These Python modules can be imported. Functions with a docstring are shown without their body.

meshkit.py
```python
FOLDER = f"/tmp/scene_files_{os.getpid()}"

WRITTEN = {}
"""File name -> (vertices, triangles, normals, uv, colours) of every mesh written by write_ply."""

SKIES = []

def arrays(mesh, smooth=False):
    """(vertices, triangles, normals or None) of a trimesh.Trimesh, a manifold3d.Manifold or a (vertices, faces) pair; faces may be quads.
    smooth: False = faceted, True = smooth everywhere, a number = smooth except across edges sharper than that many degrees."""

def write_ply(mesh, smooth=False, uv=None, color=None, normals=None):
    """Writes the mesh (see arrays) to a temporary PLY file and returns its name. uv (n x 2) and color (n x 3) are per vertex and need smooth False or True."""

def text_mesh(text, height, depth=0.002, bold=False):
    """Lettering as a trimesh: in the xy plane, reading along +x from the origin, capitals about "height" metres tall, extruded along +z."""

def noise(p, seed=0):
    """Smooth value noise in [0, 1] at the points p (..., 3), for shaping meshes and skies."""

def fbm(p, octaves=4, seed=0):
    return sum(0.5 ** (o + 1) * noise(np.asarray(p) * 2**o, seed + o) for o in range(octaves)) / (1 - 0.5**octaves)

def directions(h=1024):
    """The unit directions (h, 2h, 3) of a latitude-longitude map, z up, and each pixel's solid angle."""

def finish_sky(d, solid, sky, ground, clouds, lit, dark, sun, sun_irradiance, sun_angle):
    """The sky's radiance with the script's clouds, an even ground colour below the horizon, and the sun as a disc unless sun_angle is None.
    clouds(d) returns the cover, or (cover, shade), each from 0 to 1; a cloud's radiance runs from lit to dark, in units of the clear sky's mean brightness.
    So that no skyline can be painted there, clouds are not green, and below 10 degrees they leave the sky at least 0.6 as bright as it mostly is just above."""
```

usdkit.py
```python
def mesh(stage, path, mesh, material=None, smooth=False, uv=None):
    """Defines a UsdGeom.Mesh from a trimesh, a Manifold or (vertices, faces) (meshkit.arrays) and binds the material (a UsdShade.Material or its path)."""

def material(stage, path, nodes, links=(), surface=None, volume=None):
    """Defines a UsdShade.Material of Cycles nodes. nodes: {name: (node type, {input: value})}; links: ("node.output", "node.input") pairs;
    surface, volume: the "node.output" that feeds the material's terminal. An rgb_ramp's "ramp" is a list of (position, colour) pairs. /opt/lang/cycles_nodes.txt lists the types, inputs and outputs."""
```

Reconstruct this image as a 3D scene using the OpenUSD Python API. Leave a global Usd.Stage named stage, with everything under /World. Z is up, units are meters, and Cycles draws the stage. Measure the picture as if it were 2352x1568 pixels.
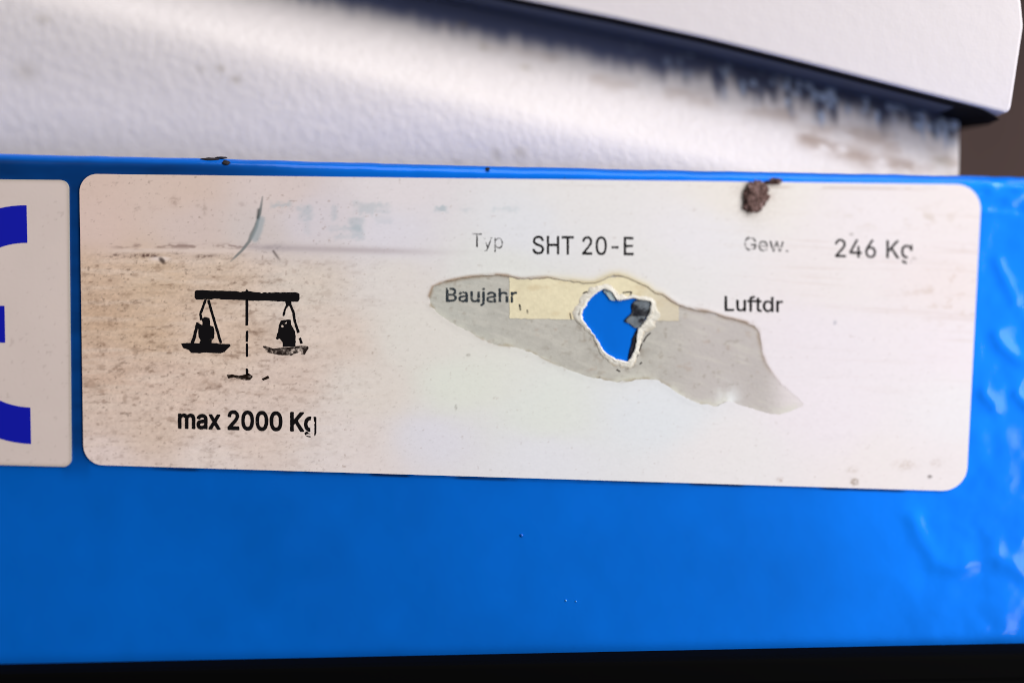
import math, random
import numpy as np, trimesh, usdkit, meshkit
import shapely
from shapely import affinity
from shapely.geometry import Polygon, LineString, box, Point
from PIL import Image, ImageDraw, ImageFont, ImageFilter
import glob
from scipy.ndimage import gaussian_filter
from scipy.spatial import cKDTree
from scipy.spatial.transform import Rotation
from pxr import Usd, UsdGeom, UsdLux, UsdShade, Gf, Sdf, Vt

random.seed(7); RNG = np.random.default_rng(7)
stage = Usd.Stage.CreateInMemory()
UsdGeom.SetStageUpAxis(stage, UsdGeom.Tokens.z)
UsdGeom.SetStageMetersPerUnit(stage, 1.0)
UsdGeom.Xform.Define(stage, '/World'); UsdGeom.Scope.Define(stage, '/World/Looks')

# ------------------------------------------------------------------ camera
FOC, APW, PW, PH = 35.0, 36.0, 2352.0, 1568.0
CAM = np.array([0.00983565, -0.16690174, 0.01045565])
ROT = Rotation.from_euler('zxy', [-0.0219652, 0.07294095, -0.06356496]).as_matrix() @ np.array([[1., 0, 0], [0, 0, 1], [0, -1, 0]])
cam = UsdGeom.Camera.Define(stage, '/World/camera')
cam.CreateFocalLengthAttr(FOC); cam.CreateHorizontalApertureAttr(APW); cam.CreateVerticalApertureAttr(APW * 682 / 1024)
cam.CreateClippingRangeAttr(Gf.Vec2f(0.005, 50))
cam.CreateFStopAttr(2.5); cam.CreateFocusDistanceAttr(0.170)
cam.CreateExposureAttr(0.08)
M = np.eye(4); M[:3, :3] = ROT; M[3, :3] = CAM
cam.AddTransformOp().Set(Gf.Matrix4d(*M.ravel().tolist()))

# ------------------------------------------------------------------ lamps
def rect_lamp(name, pos, target, w, h, power, color):
    l = UsdLux.RectLight.Define(stage, '/World/' + name)
    p, t = np.array(pos, float), np.array(target, float)
    z = (p - t) / np.linalg.norm(p - t); x = np.cross([0, 0, 1.], z); x /= np.linalg.norm(x); y = np.cross(z, x)
    m = np.eye(4); m[0, :3], m[1, :3], m[2, :3], m[3, :3] = x, y, z, p
    l.AddTransformOp().Set(Gf.Matrix4d(*m.ravel().tolist()))
    l.CreateWidthAttr(w); l.CreateHeightAttr(h); l.CreateIntensityAttr(power); l.CreateColorAttr(Gf.Vec3f(*color))
    return l
rect_lamp('key_lamp', (0.46, -0.36, 0.40), (0.0, 0, 0.0), 0.26, 0.26, 11.6, (1.0, 0.98, 0.965))
rect_lamp('added_side_lamp', (0.66, -0.62, 0.0), (0.05, 0, -0.01), 0.5, 0.8, 5.6, (1.0, 0.982, 0.975))  # unseen panel added to shape the gradient on the blue paint
rect_lamp('overhead_lamp', (0.05, -0.25, 0.75), (0.0, 0.02, 0.02), 0.7, 0.4, 3.0, (1.0, 0.98, 0.965))
rect_lamp('fill_lamp', (-0.7, -0.5, 0.45), (0.0, 0, 0.0), 0.6, 0.5, 0.25, (1.0, 0.97, 0.95))

# ------------------------------------------------------------------ helpers
def at(px, py, Y=0.0):
    """the point of the plane y = Y that lies at that place of the photograph (2352 wide)"""
    px, py = np.asarray(px, float), np.asarray(py, float)
    s = FOC / APW * PW
    d = np.stack([(px - PW / 2) / s, (PH / 2 - py) / s, -np.ones_like(px)], -1) @ ROT
    t = (Y - CAM[1]) / d[..., 1]
    return CAM + d * t[..., None]
def pix(P):
    q = (np.asarray(P, float) - CAM) @ ROT.T; s = FOC / APW * PW
    return PW / 2 - s * q[..., 0] / q[..., 2], PH / 2 + s * q[..., 1] / q[..., 2]
def sst(a, b, x):
    t = np.clip((x - a) / (b - a), 0, 1); return t * t * (3 - 2 * t)
def lin(c):
    c = np.asarray(c, float) / 255.0
    return np.where(c <= 0.04045, c / 12.92, ((c + 0.055) / 1.055) ** 2.4)
USED = {}
def numbered(parent, name):
    k = (parent, name); n = USED.get(k, 0); USED[k] = n + 1
    return name if n == 0 else f'{name}_{n:03d}'
def obj(name, mesh, mat, parent='/World', smooth=False, tint=None, label=None, kind=None):
    path = f'{parent}/{numbered(parent, name)}'
    m = usdkit.mesh(stage, path, mesh, mat, smooth=smooth)
    if tint is not None:
        UsdGeom.PrimvarsAPI(m).CreatePrimvar('tint', Sdf.ValueTypeNames.Color3fArray, 'vertex').Set(Vt.Vec3fArray.FromNumpy(np.asarray(tint, np.float32)))
    p = m.GetPrim()
    if label: p.SetCustomDataByKey('label', label)
    if kind: p.SetCustomDataByKey('kind', kind)
    return path
def thing(name, label, cat):
    path = '/World/' + numbered('/World', name)
    p = UsdGeom.Xform.Define(stage, path).GetPrim()
    p.SetCustomDataByKey('label', label); p.SetCustomDataByKey('category', cat)
    return path
def tag(path, label, cat):
    p = stage.GetPrimAtPath(path); p.SetCustomDataByKey('label', label); p.SetCustomDataByKey('category', cat)
def mat(name, nodes, links, surface='p.BSDF'):
    return usdkit.material(stage, '/World/Looks/' + name, nodes, links, surface=surface)
def polys(g):
    if g.is_empty: return []
    return [q for q in getattr(g, 'geoms', [g]) if q.geom_type == 'Polygon' and q.area > 0]
def px_poly(pts): return Polygon(pts).buffer(0)
def to_plane(g):
    """polygon in photograph coordinates -> polygon (x, z) on the plate's plane"""
    return shapely.transform(g, lambda a: at(a[:, 0], a[:, 1])[:, [0, 2]])
def sheet(g, y0, y1=None):
    """flat sheet (or, with y1, a slab from y0 at the front to y1 at the back) of a polygon in (x, z)"""
    out = []
    for q in polys(g):
        v, f = trimesh.creation.triangulate_polygon(q, engine='earcut')
        f = np.asarray(f); a = v[f]; s = np.cross(a[:, 1] - a[:, 0], a[:, 2] - a[:, 0]); f[s < 0] = f[s < 0][:, ::-1]
        V = np.c_[v[:, 0], np.full(len(v), y0), v[:, 1]]
        out.append(trimesh.Trimesh(V, f, process=False))     # x,z counter-clockwise -> normal is -y
        if y1 is not None:
            for ring in [q.exterior, *q.interiors]:
                r = np.asarray(ring.coords)[:-1]
                if (ring is q.exterior) != ring.is_ccw: r = r[::-1]
                n = len(r); V = np.r_[np.c_[r[:, 0], np.full(n, y0), r[:, 1]], np.c_[r[:, 0], np.full(n, y1), r[:, 1]]]
                i = np.arange(n); j = (i + 1) % n
                out.append(trimesh.Trimesh(V, np.r_[np.c_[i, i + n, j], np.c_[j, i + n, j + n]], process=False))
    return trimesh.util.concatenate(out)
def grid_faces(nu, nv):
    i = np.arange(nu * nv).reshape(nu, nv)
    return np.stack([i[:-1, :-1], i[1:, :-1], i[1:, 1:], i[:-1, 1:]], -1).reshape(-1, 4)
def fbm2(x, y, sx, sy, octv=4, seed=0):
    return meshkit.fbm(np.stack([x / sx, y / sy, np.full_like(x, 3.7 + seed)], -1), octv, seed)
def dist_line(x, y, pts):
    """distance to a polyline, and position along it (0..1)"""
    best = np.full(x.shape, 1e9); s = np.zeros(x.shape); pts = np.asarray(pts, float)
    L = np.r_[0, np.cumsum(np.hypot(*np.diff(pts, axis=0).T))]
    for k in range(len(pts) - 1):
        a, d = pts[k], pts[k + 1] - pts[k]
        t = np.clip(((x - a[0]) * d[0] + (y - a[1]) * d[1]) / (d @ d), 0, 1)
        r = np.hypot(x - a[0] - t * d[0], y - a[1] - t * d[1]); m = r < best
        best[m] = r[m]; s[m] = ((L[k] + t * (L[k + 1] - L[k])) / L[-1])[m]
    return best, s
def over(col, c, a):
    """lays colour c over col with cover a"""
    return col + (np.asarray(c) - col) * np.clip(a, 0, 1)[..., None]
def film(poly, y, step, lift=None):
    """a finely divided sheet of polygon (x, z) at depth y, its edge rows pulled onto the outline"""
    x0, z0, x1, z1 = poly.bounds
    xs, zs = np.arange(x0 - step, x1 + 2 * step, step), np.arange(z0 - step, z1 + 2 * step, step)
    X, Z = np.meshgrid(xs, zs, indexing='ij')
    f = grid_faces(*X.shape)
    P = np.c_[X.ravel(), Z.ravel()]
    c = P[f].mean(1); shapely.prepare(poly)
    f = f[shapely.contains_xy(poly, c[:, 0], c[:, 1])]
    used, inv = np.unique(f, return_inverse=True); P = P[used]; f = inv.reshape(-1, 4)
    e = np.sort(np.c_[f, np.roll(f, -1, 1)].reshape(-1, 2, 4).transpose(0, 2, 1).reshape(-1, 2), 1)
    u, n = np.unique(e, axis=0, return_counts=True); b = np.unique(u[n == 1])
    line = poly.boundary
    q = shapely.line_interpolate_point(line, shapely.line_locate_point(line, shapely.points(P[b])))
    P[b] = shapely.get_coordinates(q)
    V = np.c_[P[:, 0], np.full(len(P), y), P[:, 1]]
    return V, f
FONT = glob.glob('/opt/blender-*/*/datafiles/fonts/Inter.woff2')[0]
K = 5                                              # raster cells to one photograph unit, for worn print
def worn(mask_im, wear, scale, seed, rough=0.7, cut=0.47, soft=2.6):
    """a drawn mask worn by noise, as an outline in raster cells"""
    a = gaussian_filter(np.asarray(mask_im, float) / 255.0, soft)
    h, w = a.shape; yy, xx = np.mgrid[0:h, 0:w].astype(float)
    n = fbm2(xx, yy, scale, scale, 3, seed)
    n2 = fbm2(xx, yy, scale * 3, scale * .8, 3, seed + 5)
    a = a + rough * (n - 0.5) - wear * sst(0.50, 0.66, n2)
    on = np.pad(a > cut, ((0, 0), (1, 1))).astype(np.int8)
    d = np.diff(on, axis=1); rows, st = np.nonzero(d == 1); en = np.nonzero(d == -1)[1]
    g = shapely.union_all(shapely.box(st, rows, en, rows + 1)).buffer(0.8).buffer(-0.8).simplify(0.6)
    return shapely.union_all([q for q in polys(g) if q.area > 6])
def text_shape(text, x0, x1, base0, base1, cap, weight=0, wear=0.0, seed=0, erase=(), scale=16):
    """a printed word between x0 and x1, base line from base0 to base1, capitals cap high (photograph units), as an (x, z) outline"""
    f = ImageFont.truetype(FONT, 300)
    try: f.set_variation_by_axes([14, 400])
    except Exception: pass
    l, t, r, b = f.getbbox(text, anchor='ls')
    W, H = int((x1 - x0) * K), int(cap * 1.55 * K)
    big = Image.new('L', (r - l + 40, int(300 * .727 * 1.55) + 40)); d = ImageDraw.Draw(big)
    d.text((20 - l, 20 + 300 * .727 * 1.08), text, 255, f, anchor='ls', stroke_width=max(0, weight))
    big = big.crop((20, 20, 20 + r - l, big.height - 20)).resize((W, H), Image.LANCZOS)
    if weight < 0: big = big.filter(ImageFilter.MinFilter(3))
    im = Image.new('L', (W + 20, H + 20)); im.paste(big, (10, 10))
    d = ImageDraw.Draw(im)
    for e in erase:                                # (x, y, rx, ry) in parts of the word's box
        cx, cy = 10 + e[0] * W, 10 + e[1] * H; d.ellipse((cx - e[2] * W, cy - e[3] * H, cx + e[2] * W, cy + e[3] * H), fill=0)
    g = worn(im, wear, scale, seed)
    by = 10 + cap * 1.08 * K
    return to_plane(shapely.transform(g, lambda a: np.c_[x0 + (a[:, 0] - 10) / K, base0 + (base1 - base0) * (a[:, 0] - 10) / W + (a[:, 1] - by) / K]))
def draw_shape(items, wear=0.0, seed=0, scale=24, rough=1.1, soft=4.0):
    """strokes (points, width) and polygons (points, None), in photograph units, worn"""
    allp = np.concatenate([np.asarray(i[0], float) for i in items]); x0, y0 = allp.min(0) - 6; x1, y1 = allp.max(0) + 6
    im = Image.new('L', (int((x1 - x0) * K), int((y1 - y0) * K))); d = ImageDraw.Draw(im)
    for it in items:
        p = [((a - x0) * K, (b - y0) * K) for a, b in it[0]]
        if it[1] is None: d.polygon(p, fill=it[2] if len(it) > 2 else 255)
        else:
            d.line(p, fill=255, width=max(1, int(it[1] * K)), joint='curve')
    g = worn(im, wear, scale, seed, rough, .46, soft)
    return to_plane(shapely.transform(g, lambda a: np.c_[x0 + a[:, 0] / K, y0 + a[:, 1] / K]))

# ------------------------------------------------------------------ materials
def painted(name, rough, bump_scale, bump_dist, coat=0.0, strength=1.0, extra=None, spec=0.5):
    """paint or film coloured by the mesh's own tint"""
    n = {'a': ('attribute', {'attribute': 'tint'}), 'g': ('geometry', {}),
         'n': ('noise_texture', {'scale': bump_scale, 'detail': 3.0, 'roughness': 0.6}),
         'b': ('bump', {'strength': strength, 'distance': bump_dist}),
         'p': ('principled_bsdf', {'roughness': rough, 'coat_weight': coat, 'coat_roughness': 0.12, 'specular_ior_level': spec, **(extra or {})})}
    return mat(name, n, [('a.color', 'p.base_color'), ('g.position', 'n.vector'), ('n.fac', 'b.height'), ('b.normal', 'p.normal')])
def plain(name, col, rough, bump_scale=0, bump_dist=0, metallic=0.0, coat=0.0, extra=None):
    n = {'p': ('principled_bsdf', {'base_color': col, 'roughness': rough, 'metallic': metallic, 'coat_weight': coat, 'coat_roughness': 0.15, **(extra or {})})}
    l = []
    if bump_scale:
        n.update({'g': ('geometry', {}), 'n': ('noise_texture', {'scale': bump_scale, 'detail': 4.0}), 'b': ('bump', {'distance': bump_dist, 'strength': 1.0})})
        l = [('g.position', 'n.vector'), ('n.fac', 'b.height'), ('b.normal', 'p.normal')]
    return mat(name, n, l)
def ink(name, col, lo, hi, scale=900.0, rough=0.5):
    """worn print: the cover runs from none to full between lo and hi of a fine noise"""
    n = {'g': ('geometry', {}), 'n': ('noise_texture', {'scale': scale, 'detail': 4.0, 'roughness': 0.65}),
         'm': ('map_range', {'from_min': lo, 'from_max': hi, 'clamp': True}), 't': ('transparent_bsdf', {}),
         'p': ('principled_bsdf', {'base_color': col, 'roughness': rough, 'specular_ior_level': 0.12}), 'x': ('mix_closure', {})}
    return mat(name, n, [('g.position', 'n.vector'), ('n.fac', 'm.value'), ('m.result', 'x.fac'), ('t.BSDF', 'x.closure1'), ('p.BSDF', 'x.closure2')], surface='x.closure')

BLUE = painted('blue_paint', 0.50, 260.0, 0.00002, coat=0.42, extra={'metallic': 0.48, 'coat_roughness': 0.055}, spec=0.1)
WHITE_PAINT = painted('white_paint', 0.5, 560.0, 0.00026, coat=0.1)
SLAB_PAINT = painted('slab_white_paint', 0.5, 420.0, 0.00006)
FILM = painted('label_film', 0.48, 1500.0, 0.000012)
PAPER = painted('torn_paper', 0.85, 1800.0, 0.00003, spec=0.2)
BLACK = plain('black_rubber', (0.0012, 0.0012, 0.0014), 0.8, 700, 0.00002, extra={'specular_ior_level': 0.04})
UNDER_SHADE = plain('underside_shade', (0.075, 0.092, 0.145), 0.6, 300, 0.00008, extra={'specular_ior_level': 0.25})
EDGE_SHADE = plain('black_edge_shade', (0.006, 0.006, 0.010), 0.8, 300, 0.00004, extra={'specular_ior_level': 0.1})
INK = ink('black_print', (0.006, 0.005, 0.006), 0.16, 0.34)
INK_WORN = ink('worn_black_print', (0.022, 0.014, 0.012), 0.36, 0.56, 700.0)
INK_THIN = ink('thin_black_print', (0.008, 0.007, 0.008), 0.16, 0.42, 800.0)
INK_FADED = ink('faded_print', (0.03, 0.03, 0.032), 0.34, 0.66, 600.0)
INK_BLUE = plain('blue_print', (0.004, 0.008, 0.42), 0.45)
CHIP = plain('rust_chip', (0.018, 0.012, 0.014), 0.8, 900, 0.0001)
SPECK = plain('white_speck', (0.12, 0.38, 0.75), 0.5)

# ------------------------------------------------------------------ background
v = np.array([[-1.2, 0.34, -0.8], [1.2, 0.34, -0.8], [1.2, 0.34, 1.0], [-1.2, 0.34, 1.0]])
WALLM = mat('brown_wall', {'g': ('geometry', {}), 'n': ('noise_texture', {'scale': 9.0, 'detail': 3.0}),
      'r': ('rgb_ramp', {'ramp': [(0.3, (0.026, 0.015, 0.016)), (0.7, (0.075, 0.044, 0.039))]}), 'p': ('principled_bsdf', {'roughness': 0.9})},
      [('g.position', 'n.vector'), ('n.fac', 'r.fac'), ('r.color', 'p.base_color')])
obj('background_wall', (v, np.array([[0, 1, 2, 3]])), WALLM, kind='structure')

# ------------------------------------------------------------------ white steel arm behind the beam
def arm():
    # rows of the folded sheet, each a straight run across the photograph at its own depth
    rows = [  # (y at px 0, slope, depth)
        (760, 0.249, 0.0220), (420, 0.249, 0.0190), (150, 0.249, 0.0172), (25, 0.249, 0.0162), (-33, 0.249, 0.0165), (-80, 0.2485, 0.0190), (-135, 0.236, 0.0224), (-200, 0.226, 0.0268), (-300, 0.222, 0.0350)]
    U, N = 380, 150
    xs = np.linspace(-900, 2198, U)
    ctrl = np.array([[at(x, a + s * x, Y) for (a, s, Y) in rows] for x in (xs[0], xs[-1])])    # 2, R, 3
    # uniform quadratic B-spline across the rows rounds the fold
    R = len(rows); t = np.linspace(0, R - 2 - 1e-6, N); k = t.astype(int); f = t - k
    w = np.stack([0.5 * (1 - f) ** 2, 0.5 + f * (1 - f), 0.5 * f ** 2], -1)
    prof = sum(ctrl[:, k + j] * w[:, j][None, :, None] for j in range(3))                      # 2, N, 3
    a = np.linspace(0, 1, U)[:, None, None]
    P = prof[0][None] * (1 - a) + prof[1][None] * a
    x, z = P[..., 0] * 1e3, P[..., 2] * 1e3
    P[..., 1] += -0.00025 * (fbm2(x, z, 14, 9, 3, 2) - .5)
    # the right end turns back
    end = P[-1].copy(); back = []
    for q, d in ((0.0006, 0.0006), (0.0008, 0.003), (0.0008, 0.02)):
        e = end.copy(); e[:, 0] += q; e[:, 1] += d; back.append(e)
    P = np.concatenate([P, np.array(back)])
    px, py = pix(P); n = P.shape[1]
    col = np.empty(P.shape); col[:] = lin((228, 221, 222))
    col *= (0.96 + 0.08 * fbm2(px, py, 240, 120, 3, 4))[..., None]
    edge = 7 + 0.21 * (px - 847) + np.where(px > 1617, (px - 1617) * 0.018, 0)     # where the navy begins: slab shade and blue underpaint, both put into the tint
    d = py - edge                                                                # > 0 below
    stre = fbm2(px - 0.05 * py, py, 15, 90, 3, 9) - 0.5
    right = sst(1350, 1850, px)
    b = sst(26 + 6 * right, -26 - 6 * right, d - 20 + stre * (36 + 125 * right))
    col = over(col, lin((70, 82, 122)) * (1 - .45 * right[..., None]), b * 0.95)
    g = meshkit.fbm(np.stack([px / 13, py / 24, px * 0], -1), 2, 3)                   # pale runs in the blue
    col = over(col, lin((190, 208, 240)), b * right * sst(0.52, 0.68, g) * 0.9)
    # brown grime streaks
    sp = 0.5 * sst(0.60, 0.76, fbm2(px, py, 34, 22, 3, 12))
    dl, s = dist_line(px, py, [(1010, 62), (1120, 105), (1290, 140), (1400, 195), (1560, 216), (1800, 262), (1990, 312), (2110, 352), (2190, 392)])
    col = over(col, lin((172, 148, 132)), np.exp(-(dl / (10 + 16 * s)) ** 2) * (0.15 + .55 * s) * sst(0.40, 0.62, fbm2(px, py, 60, 30, 3, 14)))
    dl, s = dist_line(px, py, [(1850, 318), (1930, 345), (2010, 372), (2090, 385)])
    col = over(col, lin((150, 124, 108)), np.exp(-(dl / 22) ** 2) * 0.75 * sst(0.35, 0.6, fbm2(px, py, 45, 25, 3, 15)))
    for (cx, cy, rx, ry, a) in ((508, 158, 9, 8, .5), (542, 183, 12, 8, .5), (1140, 355, 8, 16, .45), (1195, 350, 16, 14, .35), (1065, 57, 9, 7, .5), (1110, 110, 9, 8, .4), (1205, 155, 14, 7, .4), (60, 165, 26, 22, .28), (100, 45, 18, 10, .3), (460, 160, 14, 8, .22), (1050, 372, 10, 7, .3), (2165, 372, 22, 14, .4)):
        r = np.hypot((px - cx) / rx, (py - cy) / ry)
        col = over(col, lin((150, 136, 108)), np.exp(-r * r) * a)
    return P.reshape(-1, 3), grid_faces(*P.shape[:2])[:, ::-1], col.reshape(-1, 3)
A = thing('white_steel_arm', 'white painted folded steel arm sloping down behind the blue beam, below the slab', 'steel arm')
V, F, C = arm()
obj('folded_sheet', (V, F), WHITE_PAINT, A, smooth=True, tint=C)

# ------------------------------------------------------------------ white slab above the arm
def slab():
    YF, YB = 0.0150, 0.0400
    pts = [(-700, -395), (600, -128), (1207, 0), (1420, 43), (1617, 86), (1800, 131), (1965, 173), (2150, 220), (2321, 263), (2352, 60), (2346, -4), (2290, -34), (1500, -230), (-700, -780)]
    p = at([a for a, b in pts], [b for a, b in pts], YF)[:, [0, 2]]
    q = Polygon(p).buffer(-0.0011).buffer(0.0011, quad_segs=8)
    rings = []                                                    # rounded edges: inset and depth pairs
    for ins, y in ((0.0006, YF), (0.00028, YF + 0.00008), (0.00009, YF + 0.00025), (0.0, YF + 0.0006), (0.0, YB)):
        g = q.buffer(-ins, quad_segs=6)
        r = np.asarray(g.exterior.segmentize(0.004).coords)[:-1]
        n = 900; L = shapely.LineString(np.r_[r, r[:1]]); s0 = L.project(Point(*p[8]))
        c = np.array([L.interpolate((s0 + k * L.length / n) % L.length).coords[0] for k in range(n)])
        rings.append(np.c_[c[:, 0], np.full(n, y), c[:, 1]])
    n = len(rings[0]); V = np.concatenate(rings); F = []
    i = np.arange(n); j = (i + 1) % n
    for k in range(len(rings) - 1):
        F.append(np.c_[i + k * n, j + k * n, j + (k + 1) * n, i + (k + 1) * n])
    F = np.concatenate(F); F = np.r_[F[:, [0, 1, 2]], F[:, [0, 2, 3]]]
    cap_v, cap_f = trimesh.creation.triangulate_polygon(Polygon(rings[0][:, [0, 2]]), engine='earcut')
    C = np.c_[cap_v[:, 0], np.full(len(cap_v), YF), cap_v[:, 1]]
    cv = np.cross(cap_v[cap_f][:, 1] - cap_v[cap_f][:, 0], cap_v[cap_f][:, 2] - cap_v[cap_f][:, 0]); cap_f[cv < 0] = cap_f[cv < 0][:, ::-1]
    m = trimesh.util.concatenate([trimesh.Trimesh(V, F, process=False), trimesh.Trimesh(C, cap_f, process=False)])
    m.fix_normals()
    if (m.face_normals[-1][1]) > 0: m.invert()
    # underside: added dark plate standing for the shade below the slab, following its lower edge
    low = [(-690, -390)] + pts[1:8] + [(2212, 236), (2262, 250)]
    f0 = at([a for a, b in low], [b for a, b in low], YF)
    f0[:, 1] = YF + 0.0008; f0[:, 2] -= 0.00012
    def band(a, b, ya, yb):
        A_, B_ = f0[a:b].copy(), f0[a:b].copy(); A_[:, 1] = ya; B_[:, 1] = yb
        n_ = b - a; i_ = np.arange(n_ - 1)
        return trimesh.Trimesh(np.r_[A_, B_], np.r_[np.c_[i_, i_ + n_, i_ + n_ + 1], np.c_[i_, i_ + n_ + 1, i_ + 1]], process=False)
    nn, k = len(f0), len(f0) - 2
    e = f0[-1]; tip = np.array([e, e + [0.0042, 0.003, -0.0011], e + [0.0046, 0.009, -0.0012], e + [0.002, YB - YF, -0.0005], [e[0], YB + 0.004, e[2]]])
    lip = trimesh.util.concatenate([band(0, k + 1, YF + 0.0008, YF + 0.0042), band(k, nn, YF + 0.0008, YB + 0.004), trimesh.Trimesh(tip, [[0, 4, 3], [0, 3, 2], [0, 2, 1]], process=False)])  # black strip added as the dark line of shade under the front edge
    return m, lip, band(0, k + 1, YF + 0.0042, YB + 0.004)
S = thing('white_steel_slab', 'thick white painted steel slab with a rounded corner, uppermost, above the dark gap', 'steel slab')
m, lip, under = slab()
px, py = pix(m.vertices); tint = np.empty((len(px), 3)); tint[:] = lin((218, 211, 214)); tint *= (0.93 + .14 * fbm2(px, py, 90, 70, 4, 29))[:, None]
obj('slab_body', m, SLAB_PAINT, S, smooth=False, tint=tint)
obj('underside', under, UNDER_SHADE, S, label='blue-grey plate under the slab, the shade there put into its colour')
obj('edge_shade_strip', lip, EDGE_SHADE, S, label='black strip under the front edge of the slab, added for the shade there')

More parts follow.
